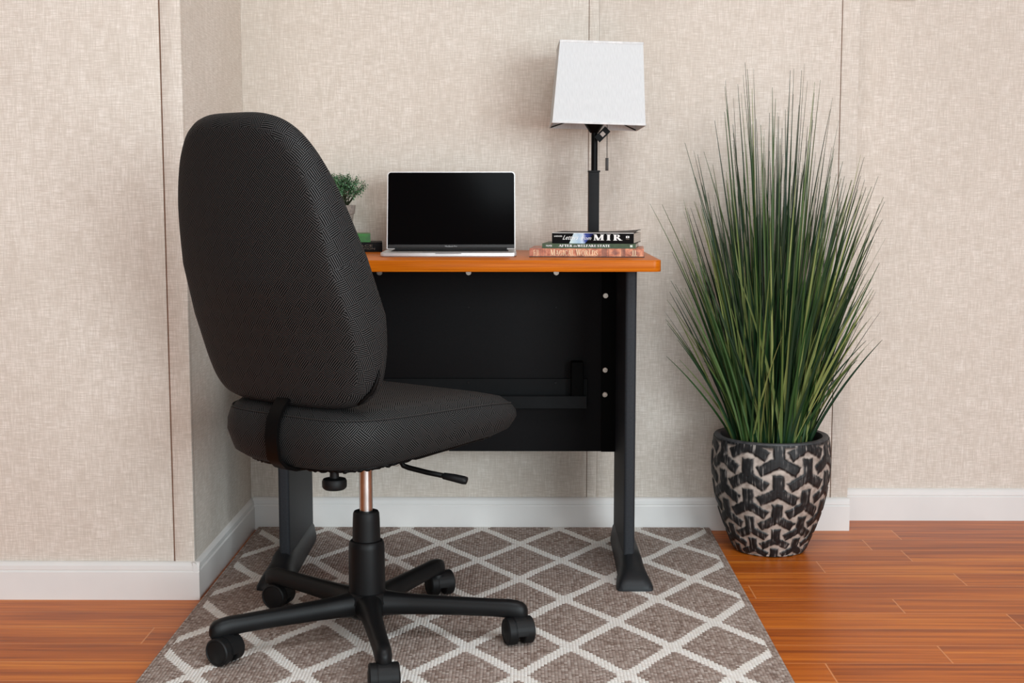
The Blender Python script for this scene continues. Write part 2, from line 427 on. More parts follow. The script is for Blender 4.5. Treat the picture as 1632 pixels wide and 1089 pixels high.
# ------------------------------------------------------------------ lettering: a small roman alphabet of thick and thin strokes
def roman(ch, T=.20, t=.075):
    P = []; s = .06; sl = .075
    def st(x0, y0, x1, y1, w): P.append([(x0-w/2, y0), (x0+w/2, y0), (x1+w/2, y1), (x1-w/2, y1)])
    def ser(x, y, w, up=False):
        y2 = y-s if up else y+s
        P.append([(x-w/2-sl, min(y, y2)), (x+w/2+sl, min(y, y2)), (x+w/2+sl, max(y, y2)), (x-w/2-sl, max(y, y2))])
    def stem(x, w, a=0, b=1, lo=True, hi=True):
        st(x, a, x, b, w)
        if lo: ser(x, a, w)
        if hi: ser(x, b, w, True)
    def hb(x0, x1, y, h=None):
        h = h or s; P.append([(x0, y), (x1, y), (x1, y+h), (x0, y+h)])
    def arc(cx, cy, rx, ry, a0, a1, th, tn, n=10):
        prev = None
        for k in range(n+1):
            a = R(a0+(a1-a0)*k/n); c, d = math.cos(a), math.sin(a)
            w_ = tn+(th-tn)*abs(c)**1.5
            o = (cx+rx*c, cy+ry*d); i = (cx+(rx-w_)*c, cy+(ry-max(s, w_*.5))*d)
            if prev: P.append([prev[0], o, i, prev[1]])
            prev = (o, i)
    w = .8
    if ch == 'A': st(.08, 0, .42, 1, t); st(.76, 0, .44, 1, T); ser(.08, 0, t); ser(.76, 0, T); hb(.2, .62, .3); w = .88
    elif ch == 'C': arc(.42, .5, .40, .5, 50, 310, T, t, 16); P.append([(.62, .70), (.70, .70), (.70, 1), (.62, .9)]); w = .78
    elif ch == 'D': stem(.2, T); arc(.32, .5, .48, .5, -90, 90, T, t, 14); hb(.2, .34, 0); hb(.2, .34, 1-s); w = .86
    elif ch == 'E': stem(.2, T); hb(.2, .66, 0); hb(.2, .64, 1-s); hb(.2, .52, .48); hb(.6, .67, 0, .25); hb(.58, .65, .77, .23); hb(.47, .53, .36, .28); w = .74
    elif ch == 'F': stem(.2, T); hb(.2, .64, 1-s); hb(.2, .52, .48); hb(.58, .65, .74, .26); hb(.47, .53, .36, .28); w = .70
    elif ch == 'G': arc(.42, .5, .40, .5, 50, 310, T, t, 16); P.append([(.62, .70), (.70, .70), (.70, 1), (.62, .9)]); st(.7, .05, .7, .45, T*.8); hb(.52, .86, .42); w = .88
    elif ch == 'I': stem(.2, T); w = .40
    elif ch == 'L': stem(.2, T); hb(.2, .64, 0); hb(.6, .67, 0, .3); w = .72
    elif ch == 'M': st(.14, 0, .14, 1, t); ser(.14, 0, t); st(.50, 0, .18, 1, T); st(.50, 0, .84, 1, t); stem(.88, T); hb(.02, .26, 1-s); w = 1.08
    elif ch == 'O': arc(.42, .5, .42, .5, 0, 360, T, t, 24); w = .86
    elif ch == 'R': stem(.2, T); arc(.34, .75, .32, .25, -90, 90, T, t, 10); hb(.2, .36, 1-s); hb(.2, .36, .5); st(.72, 0, .42, .52, T); hb(.66, .90, 0); w = .88
    elif ch == 'S': arc(.34, .74, .27, .26, 20, 215, T*.8, t, 10); arc(.34, .27, .30, .27, -160, 55, T*.8, t, 10); st(.46, .36, .2, .66, T); hb(.52, .58, .68, .3); hb(.06, .12, 0, .3); w = .68
    elif ch == 'T': stem(.38, T, hi=False); hb(.04, .72, 1-s); hb(.03, .10, .74, .26); hb(.66, .73, .74, .26); w = .76
    elif ch == 'W': st(.34, 0, .1, 1, T); st(.34, 0, .54, 1, t); st(.8, 0, .56, 1, T); st(.8, 0, 1.02, 1, t); hb(-.04, .24, 1-s); hb(.44, .7, 1-s); hb(.92, 1.12, 1-s); w = 1.12
    elif ch == ' ': w = .35
    return P, w
def roman_text(name, text, x0, x1, z0, h, y, mat, parent, T=.2, t=.075, big=1.0, th=.0004):
    """text on the plane y, stretched between x0 and x1"""
    polys = []; cx = 0
    for i, c in enumerate(text):
        k = big if (big > 1 and (i == 0 or text[i-1] == ' ')) else 1
        P, w = roman(c, T, t)
        for p in P: polys.append([(cx+a*k, b*k) for a, b in p])
        cx += w*k+.06
    sx = (x1-x0)/cx; bm = bmesh.new()
    for p in polys:
        q = [(x0+a*sx, z0+b*h) for a, b in p]
        try: add_prism(bm, q, 'y', y, y-th)
        except ValueError: pass
    return bm_obj(name, bm, mat, parent)
def font_text(name, text, x0, x1, z0, h, y, mat, parent, shear=0, bold=0):
    c = bpy.data.curves.new(name, 'FONT'); c.body = text; c.size = 1; c.shear = shear; c.offset = bold; c.resolution_u = 2
    o = bpy.data.objects.new('tmp_text', c); COL.objects.link(o)
    dg = bpy.context.evaluated_depsgraph_get(); me = bpy.data.meshes.new_from_object(o.evaluated_get(dg))
    bpy.data.objects.remove(o); bpy.data.curves.remove(c)
    co = np.array([v.co[:] for v in me.vertices]); mn = co.min(0); mx = co.max(0)
    bm = bmesh.new(); bm.from_mesh(me); bpy.data.meshes.remove(me)
    for v in bm.verts:
        a = (v.co.x-mn[0])/(mx[0]-mn[0]); b = (v.co.y-mn[1])/(mx[1]-mn[1])
        v.co = (x0+a*(x1-x0), y, z0+b*h)
    r = bmesh.ops.extrude_face_region(bm, geom=bm.faces[:])
    for v in [g for g in r['geom'] if isinstance(g, bmesh.types.BMVert)]: v.co.y -= .0003
    return bm_obj(name, bm, mat, parent)

# ------------------------------------------------------------------ books
M_page = None
def mat_page():
    t = NT('page_edges', .8, .2); x, y, z = t.obj()
    f = t.noise(t.comb(t.math('MULTIPLY', z, 2600), t.math('MULTIPLY', x, 3), t.math('MULTIPLY', y, 3)), 1, 2)
    t.col(t.ramp(f, [(.3, (186, 174, 160)), (.7, (232, 224, 214))])); return t.m
M_page = mat_page()
def book(name, label, loc, rz, L, D, T, cov, ct=.0014, hard=0.0, curl=0.0, spine_mat=None, curl_mat=None, inset=None):
    b = thing(name, label, 'book', loc, rz)
    ins = .0025 if hard else .0004
    # wrap-round cover: bottom board, spine, top board; spine faces -y
    bm = bmesh.new()
    nx, ny = 14, 10
    def board(z0, z1, curled):
        g = {}
        for j in range(ny+1):
            for i in range(nx+1):
                for k, z in enumerate((z0, z1)):
                    x = L*i/nx; y = D*j/ny
                    dz = curled*(max(0, x/L-.45)/.55)**2*math.sin(min(1, y/D)*math.pi*.62) if curled else 0
                    g[i, j, k] = bm.verts.new((x, y, z+dz))
        for j in range(ny):
            for i in range(nx):
                for k in (0, 1): bm.faces.new((g[i, j, k], g[i+1, j, k], g[i+1, j+1, k], g[i, j+1, k]))
        for i in range(nx):
            for j in (0, ny): bm.faces.new((g[i, j, 0], g[i+1, j, 0], g[i+1, j, 1], g[i, j, 1]))
        for j in range(ny):
            for i in (0, nx): bm.faces.new((g[i, j, 0], g[i, j+1, 0], g[i, j+1, 1], g[i, j, 1]))
    board(0, ct, 0); board(T-ct, T, curl)
    add_box(bm, 0, L, 0, ct, ct, T-ct)
    bm_obj('cover', bm, cov, b, smooth=False)
    box('pages', ins, L-ins, ct, D-ins, ct+.0001, T-ct-.0001, M_page, b)
    return b
def mat_leather():
    t = NT('marbled_tan_cover', .4, .4); x, y, z = t.obj()
    f = t.noise(t.comb(x, y, z), 90, 4, .6)
    c = t.ramp(f, [(.35, (150, 88, 66)), (.5, (196, 122, 92)), (.66, (224, 158, 122))])
    left = t.mr(x, .0, .1, .45, 0)
    c = t.mix(left, c, lin((150, 84, 74)))
    # dark bands and lozenges along the spine
    band = 0.0
    for a, b_ in ((.0245, .0255), (.0345, .036), (.163, .175), (.207, .2085), (.2085, .2145), (.2145, .2165), (.178, .180)):
        m = t.math('MULTIPLY', t.math('GREATER_THAN', x, a), t.math('LESS_THAN', x, b_)); band = t.math('MAXIMUM', band, m)
    c = t.mix(t.math('MULTIPLY', band, .55), c, lin((88, 60, 58)))
    def loz(cx, hw):
        d = t.math('ADD', t.math('DIVIDE', t.math('ABSOLUTE', t.math('SUBTRACT', x, cx)), hw), t.math('DIVIDE', t.math('ABSOLUTE', t.math('SUBTRACT', z, .0105)), .0075))
        return t.mr(t.math('ADD', d, t.math('MULTIPLY', f, .8)), .9, 1.5, .6, 0)
    c = t.mix(t.math('MAXIMUM', loz(.193, .012), loz(.236, .016)), c, lin((120, 78, 74)))
    t.col(c); return t.m
M_cream = flat('cream_ink', (238, 214, 176), .5); M_ink = flat('white_ink', (238, 238, 236), .5); M_gink = flat('grey_ink', (150, 140, 128), .5)
b1 = book('hardback_book', 'marbled tan hardback lying lowest in the stack by the lamp', (.0125, 3.074, DZ+.0002), R(-4.5), .258, .155, .0198, mat_leather(), hard=1)
# shadow line under the book, put in as a dark strip
box('lower_shadow_line', -.0004, .2592, -.0012, .155, -.0001, .0018, flat('shadow_line_dark', (30, 18, 14), .5), b1)
roman_text('title_lettering', 'MAGICAL WORLDS', .0475, .1555, .0040, .0122, -.0003, M_cream, b1, T=.17, t=.06, big=1.17)
roman_text('title_lettering', 'I', .232, .236, .0050, .0110, -.0003, M_cream, b1); roman_text('title_lettering', 'I', .237, .241, .0050, .0110, -.0003, M_cream, b1)
box('title_rule', .230, .243, -.0006, -.0001, .0032, .0042, M_cream, b1)
# gilt ornament on the left end of the spine
bm = bmesh.new()
for x, z0, z1 in ((.0095, .003, .016), (.0125, .004, .013), (.0165, .003, .0175), (.0195, .004, .0165)):
    add_box(bm, x, x+.0009, -.0006, -.0001, z0, z1)
add_box(bm, .0095, .0138, -.0006, -.0001, .0155, .0163); add_box(bm, .0095, .0130, -.0006, -.0001, .0095, .0103)
bm_obj('gilt_ornament', bm, M_cream, b1)

b2 = book('paperback_book', 'thin dark green paperback in the middle of the stack by the lamp', (.0415, 3.082, DZ+.0202), R(-7.5), .2115, .135, .0106, flat('green_cover', (56, 76, 50), .45, nz=.12, scale=90))
font_text('author_lettering', 'PALMER', .0085, .0225, .0034, .0042, -.0002, M_ink, b2, bold=.01)
roman_text('title_lettering', 'AFTER', .038, .0695, .0030, .0056, -.0002, M_ink, b2, T=.24, t=.09)
font_text('title_lettering', 'the', .0715, .0790, .0030, .0048, -.0002, M_ink, b2, shear=.3)
roman_text('title_lettering', 'WELFARE', .0805, .1235, .0030, .0056, -.0002, M_ink, b2, T=.24, t=.09)
roman_text('title_lettering', 'STATE', .1250, .1545, .0030, .0056, -.0002, M_ink, b2, T=.24, t=.09)
box('publisher_mark', .1990, .2045, -.0006, -.0001, .0030, .0078, flat('pale_mark', (205, 214, 205), .5), b2)

def mat_mir():
    t = NT('black_cover_with_photo', .4, .08); x, y, z = t.obj()
    sk = t.math('ADD', x, t.math('MULTIPLY', z, -.45))
    m = t.math('MULTIPLY', t.math('GREATER_THAN', sk, .0395), t.math('LESS_THAN', t.math('ADD', x, t.math('MULTIPLY', z, -.9)), .0755))
    m = t.math('MULTIPLY', m, t.math('LESS_THAN', y, .001))
    f = t.noise(t.comb(x, z, 0.0), 70, 3)
    g = t.math('ADD', t.mr(x, .045, .090), t.math('MULTIPLY', t.math('SUBTRACT', f, .5), .5))
    c = t.ramp(g, [(.0, (214, 228, 228)), (.35, (176, 200, 220)), (.55, (210, 222, 240)), (.75, (60, 76, 150)), (1, (26, 30, 74))])
    t.col(t.mix(m, lin((12, 11, 12)), c)); return t.m
b3 = book('paperback_book', 'thick black paperback with curling cover on top of the stack by the lamp', (.0640, 3.092, DZ+.0309), R(-11.5), .1865, .135, .0240, mat_mir(), curl=.005)
box('top_edge_glare', .0, .1865, -.0005, .0012, .0232, .0242, M_ink, b3)  # glare along the top edge, put in as a white strip
font_text('author_lettering', 'LINENGER', .0050, .0235, .0145, .0033, -.0002, M_ink, b3, bold=.01)
font_text('title_lettering', 'Letters', .0245, .0610, .0085, .0100, -.0002, M_ink, b3, shear=.55)
font_text('title_lettering', 'from', .0660, .0905, .0080, .0085, -.0002, M_ink, b3, shear=.5)
roman_text('title_lettering', 'M', .0950, .1210, .0072, .0135, -.0002, M_ink, b3, T=.24, t=.10)
roman_text('title_lettering', 'I', .1250, .1355, .0072, .0135, -.0002, M_ink, b3, T=.26, t=.10)
roman_text('title_lettering', 'R', .1400, .1620, .0072, .0135, -.0002, M_ink, b3, T=.24, t=.10)
box('publisher_mark', .1690, .1765, -.0006, -.0001, .0130, .0175, M_ink, b3)
font_text('publisher_lettering', 'McGraw', .1690, .1765, .0095, .0022, -.0002, M_gink, b3)
box('publisher_mark_figure', .1718, .1738, -.0008, -.0003, .0138, .0166, M_bar, b3)

# books on the left, behind the chair
b4 = book('paperback_book', 'thick black book lying on the desk left of the laptop', (-.548, 3.325, DZ+.0002), R(6.5), .200, .112, .0235, flat('black_cover', (16, 14, 16), .4, .08, nz=.2))
font_text('title_lettering', 'SPACE', .128, .176, .0125, .0055, -.0002, flat('dim_ink', (96, 84, 74), .5), b4, bold=.01)
font_text('title_lettering', 'STATION', .134, .182, .0052, .0052, -.0002, bpy.data.materials['dim_ink'], b4, bold=.01)
b5 = book('paperback_book', 'bright green book lying on the black book left of the laptop', (-.558, 3.335, DZ+.0239), R(6.5), .180, .098, .0205, flat('bright_green_cover', (26, 104, 4), .35, nz=.25, scale=40), ct=.0018)

# ------------------------------------------------------------------ laptop
def laptop():
    Wd, Dp = .311, .198; x0 = -.171-Wd/2
    t = thing('laptop', 'silver laptop standing open on the desk with a black screen', 'laptop', (-.172, 3.088, DZ+.0003), R(1.2))
    al = flat('silver_aluminium', (215, 214, 213), .35, .5, metal=.55, nz=.02)
    bm = bmesh.new(); q = bmesh.new(); pts = []; rc = .009
    for cx, cy, a0 in ((-Wd/2+rc, rc, 180), (Wd/2-rc, rc, 270), (Wd/2-rc, Dp-rc, 0), (-Wd/2+rc, Dp-rc, 90)):
        for k in range(6): a = R(a0+k*18); pts.append((cx+rc*math.cos(a), cy+rc*math.sin(a)))
    add_prism(q, pts, 'z', .0010, .0085); bmesh.ops.recalc_face_normals(q, faces=q.faces)
    bmesh.ops.bevel(q, geom=[e for e in q.edges if abs(e.verts[0].co.z-e.verts[1].co.z) < 1e-6 and e.verts[0].co.z < .002], offset=.0018, segments=2, affect='EDGES')
    merge(bm, q)
    base = bm_obj('base', bm, al, t, smooth=True, angle=35)
    for sx in (-1, 1):
        for yy in (.02, Dp-.02):
            bm = bmesh.new(); add_lathe(bm, [(0, -.0002), (.006, -.0002), (.006, .0012), (0, .0012)], 14, c=(sx*(Wd/2-.025), yy, 0)); bm_obj('rubber_foot', bm, M_plastic2, base)
    box('opening_notch', -.030, .030, -.0003, .004, .0062, .00865, flat('notch_grey', (150, 150, 150), .4), base, bev=.0008)
    box('trackpad', -.062, .062, .008, .080, .0084, .0087, flat('trackpad_grey', (196, 196, 196), .3, metal=.4), base)
    box('keyboard_well', -.138, .138, .088, .182, .0084, .00865, M_plastic2, base)
    bm = bmesh.new()
    for r in range(5):
        for c in range(14):
            xx = -.136+c*.01945; yy = .091+r*.0178
            add_box(bm, xx, xx+.0165, yy, yy+.0150, .0086, .0094)
    bm_obj('keys', bm, M_plastic, base)
    # lid tilted back about the hinge
    tilt = R(15); Lh = .1925
    lid = bpy.data.objects.new('lid_tmp', None)
    Mx = Matrix.Translation((0, Dp-.006, .0100)) @ Matrix.Rotation(-tilt, 4, 'X')
    def slab(name, hw, z0, z1, y0, y1, rc, mat, parent, squaredown=False):
        bm = bmesh.new(); pts = []
        for cx, cz, a0 in ((hw-rc, z1-rc, 0), (-hw+rc, z1-rc, 90)):
            for k in range(8): a = R(a0+k*90/7); pts.append((cx+rc*math.cos(a), cz+rc*math.sin(a)))
        pts += [(-hw, z0), (hw, z0)]
        add_prism(bm, pts, 'y', y0, y1); bmesh.ops.transform(bm, matrix=Mx, verts=bm.verts)
        return bm_obj(name, bm, mat, parent, smooth=True, angle=30)
    ld = slab('lid', Wd/2, 0, Lh, 0, .0045, .0085, al, t)
    gl = NT('black_screen_glass', .12, .04, col=(2, 2, 3))
    slab('screen', Wd/2-.0022, .0105, Lh-.0022, -.0004, .0002, .0075, gl.m, ld)
    slab('lower_bezel', Wd/2-.0022, .0010, .0104, -.0003, .0002, .0001, flat('bezel_black', (14, 14, 15), .3), ld)
    lt = font_text('name_lettering', 'MacBook Pro', -.0145, .0145, .0045, .0036, -.0003, flat('bezel_ink', (170, 170, 170), .4), ld)
    lt.data.transform(Mx)
    bm = bmesh.new(); add_tube(bm, [(-Wd/2+.02, Dp-.006, .0095), (Wd/2-.02, Dp-.006, .0095)], .0038, 12); bm_obj('hinge', bm, M_plastic2, t, smooth=True, angle=40)
laptop()

# ------------------------------------------------------------------ table lamp
def lamp():
    X, Yl = .1690, 3.300
    t = thing('table_lamp', 'black post table lamp with square white shade at the right end of the desk', 'lamp', (X, Yl, DZ+.0002))
    mb = flat('matte_black_metal', (36, 36, 37), .6, .12, nz=.05)
    Z = lambda z: z-DZ
    box('base', -.058, .058, -.058, .058, 0, .016, mb, t, bev=.002)
    post = box('square_post', -.0125, .0125, -.0125, .0125, .016, Z(.928), mb, t, bev=.001)
    box('post_cap', -.0145, .0145, -.0145, .0145, Z(.926), Z(.930), mb, t, bev=.0006)
    bm = bmesh.new(); add_tube(bm, [(.001, 0, Z(.929)), (.001, 0, Z(1.075))], .0078, 16); bm_obj('round_stem', bm, M_bar, t, smooth=True, angle=40)
    bm = bmesh.new(); add_lathe(bm, [(.010, Z(1.020)), (.014, Z(1.026)), (.026, Z(1.044)), (.026, Z(1.056)), (.018, Z(1.060)), (.018, Z(1.09)), (0, Z(1.09))], 24)
    sk = bm_obj('socket', bm, M_bar, t, smooth=True, angle=40)
    bm = bmesh.new(); add_lathe(bm, [(0, Z(1.09)), (.013, Z(1.09)), (.014, Z(1.105)), (.028, Z(1.135)), (.028, Z(1.150)), (.018, Z(1.168)), (0, Z(1.172))], 20)
    bm_obj('bulb', bm, flat('white_bulb_glass', (235, 234, 230), .2), t, smooth=True)
    # shade: four fabric walls, open above and below, slightly askew
    Ms = Matrix.Translation((.004, 0, Z(1.034))) @ Matrix.Rotation(R(1.8), 4, 'Y') @ Matrix.Rotation(R(.8), 4, 'Z') @ Matrix.Rotation(R(-.8), 4, 'X')
    hb, ht, H, th = .1085, .0965, .192, .0022
    sh = NT('white_linen_shade', .85, .2); x, y, z = sh.obj()
    hh = sh.math('ADD', x, y)
    f = sh.noise(sh.comb(sh.math('MULTIPLY', hh, 500), sh.math('MULTIPLY', z, 60)), 1, 2)
    sh.col(sh.ramp(f, [(.3, (210, 212, 213)), (.7, (220, 222, 223))]))
    bm = bmesh.new()
    def ring(h, z): return [bm.verts.new((sx*h, sy*h, z)) for sx, sy in ((-1, -1), (1, -1), (1, 1), (-1, 1))]
    a, b, c, d = ring(hb, 0), ring(ht, H), ring(ht-th, H), ring(hb-th, 0)
    for p, q in ((a, b), (b, c), (c, d), (d, a)):
        for i in range(4): bm.faces.new((p[i], p[(i+1) % 4], q[(i+1) % 4], q[i]))
    bmesh.ops.transform(bm, matrix=Ms, verts=bm.verts)
    shade = bm_obj('lamp_shade', bm, sh.m, t)
    M_tape = flat('white_tape', (222, 222, 222), .7)
    for h, z in ((hb+.0006, .0025), (ht+.0006, H-.0025)):
        bm = bmesh.new()
        for k in range(4):
            p = [(-1, -1), (1, -1), (1, 1), (-1, 1)]; u, v = p[k], p[(k+1) % 4]
            add_box(bm, min(u[0], v[0])*h-.0006, max(u[0], v[0])*h+.0006, min(u[1], v[1])*h-.0006, max(u[1], v[1])*h+.0006, z-.0025, z+.0025)
        bmesh.ops.transform(bm, matrix=Ms, verts=bm.verts); bm_obj('shade_hem', bm, M_tape, shade)
    bm = bmesh.new()
    for sx, sy in ((-1, -1), (1, -1), (1, 1), (-1, 1)):
        add_tube(bm, [(sx*(hb-.003), sy*(hb-.003), .002), (sx*.02, sy*.02, .030)], .0016, 8)
    bmesh.ops.transform(bm, matrix=Ms, verts=bm.verts); bm_obj('shade_spider', bm, M_bar, shade, smooth=True)
    # pull chain of beads with a square fob
    cx = .0305; cy = -.012
    bm = bmesh.new(); z = Z(1.052)
    add_tube(bm, [(.004, 0, Z(1.056)), (cx, cy, Z(1.054)), (cx, cy, Z(1.050))], .0016, 8)
    while z > Z(.960):
        bmesh.ops.create_icosphere(bm, subdivisions=1, radius=.0013, matrix=Matrix.Translation((cx, cy, z))); z -= .0028
    add_tube(bm, [(cx, cy, Z(.958)), (cx, cy, Z(1.05))], .0005, 5)
    ch = bm_obj('pull_chain', bm, flat('dark_brass', (44, 30, 20), .4, metal=.4), t, smooth=True)
    box('chain_fob', cx-.0036, cx+.0036, cy-.0036, cy+.0036, Z(.9295), Z(.9600), flat('dark_wood_fob', (46, 38, 34), .5), ch, bev=.0006)
    # hang tag
    Mt = Matrix.Translation((.020, -.022, Z(1.040))) @ Matrix.Rotation(R(48), 4, 'Y')
    bm = bmesh.new(); add_box(bm, -.012, .024, -.001, .001, -.009, .009); 
    bmesh.ops.transform(bm, matrix=Matrix.Translation((.014, -.030, Z(1.011))) @ Matrix.Rotation(R(-45), 4, 'Y'), verts=bm.verts)
    hg = bm_obj('hang_tag', bm, M_bar, t)
    bm = bmesh.new(); add_box(bm, .002, .012, -.0016, -.001, -.005, .005)
    bmesh.ops.transform(bm, matrix=Matrix.Translation((.014, -.030, Z(1.011))) @ Matrix.Rotation(R(-45), 4, 'Y'), verts=bm.verts)
    bm_obj('price_sticker', bm, flat('pale_sticker', (190, 178, 170), .6), hg)
lamp()

# ------------------------------------------------------------------ small potted shrub on the left books
def leafmat(name, stops, rough=.5):
    t = NT(name, rough, .4); a = t.n('ShaderNodeAttribute', attribute_name='tone'); s = t.n('ShaderNodeSeparateXYZ'); t.l(a.outputs['Vector'], s.inputs[0])
    t.col(t.ramp(s.outputs[0], stops)); return t.m
def tone_attr(o, vals):
    at = o.data.attributes.new('tone', 'FLOAT_VECTOR', 'POINT'); v = np.zeros((len(vals), 3), 'f'); v[:, 0] = vals; at.data.foreach_set('vector', v.ravel())
def small_plant():
    random.seed(11)
    t = thing('potted_shrub', 'small leafy artificial shrub in grey pot on the green book', 'plant', (-.455, 3.383, DZ+.0446))
    pm = flat('grey_cement', (140, 130, 122), .9, .2, nz=.12, scale=120)
    bm = bmesh.new(); add_lathe(bm, [(0, 0), (.025, 0), (.0315, .048), (.0345, .049), (.0365, .070), (.0330, .070), (.0315, .060), (0, .058)], 32)
    bm_obj('pot', bm, pm, t, smooth=True, angle=35)
    bm = bmesh.new(); add_lathe(bm, [(0, .060), (.031, .0595), (.031, .066), (0, .068)], 20); bm_obj('soil', bm, flat('dark_soil', (40, 32, 24), .95, nz=.4, scale=300), t)
    V, F, T = [], [], []; sb = bmesh.new()
    for i in range(95):
        az = random.uniform(0, 2*math.pi); el = random.uniform(.12, 1.5); L = random.uniform(.040, .064)*(1.14 if el < .8 else .95)
        d = Vector((math.cos(az)*math.cos(el), math.sin(az)*math.cos(el)*.62, math.sin(el)))
        p0 = Vector((random.uniform(-.016, .016), random.uniform(-.014, .014), .064)); p1 = p0 + Vector((0, 0, .018)) + d*L*.55; p2 = p0+Vector((0, 0, .024)) + d*L + Vector((0, 0, .006))
        add_tube(sb, [p0, p1, p2], [.0011, .0008, .0005], 5)
        for k in range(46):
            s = .35+.65*random.random(); c = p1.lerp(p2, (s-.35)/.65) if s > .35 else p0.lerp(p1, s)
            c = c + Vector([random.gauss(0, .0042) for _ in range(3)])
            n = (d + Vector([random.gauss(0, .6) for _ in range(3)])).normalized()
            a = n.orthogonal().normalized(); bq = n.cross(a); q = random.uniform(0, 6.28); a, bq = a*math.cos(q)+bq*math.sin(q), bq*math.cos(q)-a*math.sin(q)
            l = random.uniform(.0034, .0056); wd = l*.8; i0 = len(V); tn = random.random()
            pts = [c, c+a*l*.5+bq*wd*.5+n*.0005, c+a*l, c+a*l*.5-bq*wd*.5+n*.0005]
            V += [tuple(v) for v in pts]; F += [(i0, i0+1, i0+2), (i0, i0+2, i0+3)]; T += [tn]*4
    o = mesh_obj('foliage', V, F, leafmat('shrub_leaf', [(0, (36, 76, 40)), (.5, (74, 118, 76)), (1, (128, 168, 132))]), t); tone_attr(o, T)
    bm_obj('stems', sb, flat('shrub_stem', (52, 58, 34), .7), t, smooth=True)
small_plant()

# ------------------------------------------------------------------ tall grass in carved pot
def tall_grass():
    random.seed(3); rng = np.random.default_rng(4)
    PX, PY = .607, 3.288
    t = thing('potted_grass', 'tall artificial grass in a carved black and cream pot beside the desk', 'plant', (PX, PY, 0.0))
    # pot surface as a dense lathe; carved relief of three-armed shapes
    prof = [(.080, 0), (.088, .004), (.0985, .03), (.113, .065), (.1265, .105), (.1360, .145), (.1418, .185), (.1440, .220), (.1430, .250), (.1400, .276), (.1380, .284)]
    pz = np.array([p[1] for p in prof]); pr = np.array([p[0] for p in prof])
    NZ, NA = 230, 760
    zz = np.linspace(0, .284, NZ)
    rr = np.interp(zz, pz, pr)
    k = np.ones(11)/11; rp = np.concatenate([np.full(5, rr[0]), rr, np.full(5, rr[-1])]); rs = np.convolve(rp, k, 'valid'); rs[:4] = rr[:4]
    ds = np.hypot(np.gradient(rs), np.gradient(zz)); qq = np.cumsum(ds/rs); q0 = np.interp(.243, zz, qq); qq = qq - q0
    ang = np.linspace(0, 2*np.pi, NA, endpoint=False)
    A, Q = np.meshgrid(ang, qq)
    cs = 2*np.pi/12; per = .52; phase = R(-92.5)
    def boxsdf(p, q, cx, cy, hx, hy, rot):
        c, s = math.cos(rot), math.sin(rot); u = (p-cx)*c+(q-cy)*s; v = -(p-cx)*s+(q-cy)*c
        dx = np.abs(u)-hx; dy = np.abs(v)-hy
        return np.hypot(np.maximum(dx, 0), np.maximum(dy, 0)) + np.minimum(np.maximum(dx, dy), 0)
    D = np.full(A.shape, 9.0)
    for c in range(12):
        p = (A - phase - c*cs + np.pi) % (2*np.pi) - np.pi
        off = per/2 if c % 2 else 0
        for r in range(-8, 3):
            q = Q - r*per - off
            d = boxsdf(p, q, 0, .155, .105, .165, 0)
            for s in (-1, 1):
                d = np.minimum(d, boxsdf(p, q, s*.165, -.070, .200, .098, -s*R(29)))
            D = np.minimum(D, d)
    nz = rng.normal(0, 1, D.shape)
    def blur(a, n, ax):
        for _ in range(2): a = sum(np.roll(a, s, ax) for s in range(-n, n+1))/(2*n+1)
        return a
    n1 = blur(blur(nz, 3, 0), 2, 1); n1 /= n1.std()
    n2 = blur(nz, 14, 0); n2 /= n2.std()                      # vertical brush wear
    D2 = D + n1*.006
    relief = np.clip(-(D2)/.035, 0, 1)*.0032 - .0016
    top = np.clip((zz-.272)/.008, 0, 1)[:, None]
    relief = relief*(1-top) + .0014*top
    bot = np.clip((.006-zz)/.006, 0, 1)[:, None]; relief = relief*(1-bot)
    dark = np.clip(.5 - D2/.030, 0, 1); dark = np.maximum(dark, top)
    rad = rs[:, None] + relief
    X = rad*np.cos(A); Y = rad*np.sin(A); Z = np.repeat(zz[:, None], NA, 1)
    V = np.stack([X, Y, Z], -1).reshape(-1, 3)
    i = np.arange(NZ-1)[:, None]*NA; j = np.arange(NA)[None, :]; j2 = (j+1) % NA
    F = np.stack([i+j, i+j2, i+NA+j2, i+NA+j], -1).reshape(-1, 4)
    me = bpy.data.meshes.new('pot'); me.from_pydata(V.tolist(), [], F.tolist()); me.update()
    m = NT('carved_ceramic', .55, .35); at = m.n('ShaderNodeAttribute', attribute_name='tone'); sp = m.n('ShaderNodeSeparateXYZ'); m.l(at.outputs['Vector'], sp.inputs[0])
    dk = m.ramp(sp.outputs[1], [(.0, (18, 18, 19)), (.6, (40, 40, 41)), (.85, (96, 92, 90)), (1, (150, 144, 138))])
    tc = m.n('ShaderNodeTexCoord'); f = m.noise(tc.outputs['Object'], 60, 3)
    pale = m.ramp(f, [(.3, (146, 132, 122)), (.7, (196, 184, 174))])
    m.col(m.mix(sp.outputs[0], pale, dk))
    pot = _link('pot', me, m.m, t, True, None)
    vals = np.zeros((NZ*NA, 3), 'f'); vals[:, 0] = dark.ravel(); vals[:, 1] = np.clip(.36+.20*n2+.14*n1, 0, 1).ravel()
    a2 = me.attributes.new('tone', 'FLOAT_VECTOR', 'POINT'); a2.data.foreach_set('vector', vals.ravel())
    bm = bmesh.new(); add_lathe(bm, [(.1385, .2835), (.1375, .2875), (.1330, .2890), (.1235, .2875), (.1215, .283), (.1190, .25), (.115, .225), (.110, .20), (0, .20)], 96)
    bm_obj('rim', bm, flat('charcoal_rim', (58, 58, 60), .55, nz=.2, scale=70), pot, smooth=True, angle=50)
    # moss
    V, F, T = [], [], []
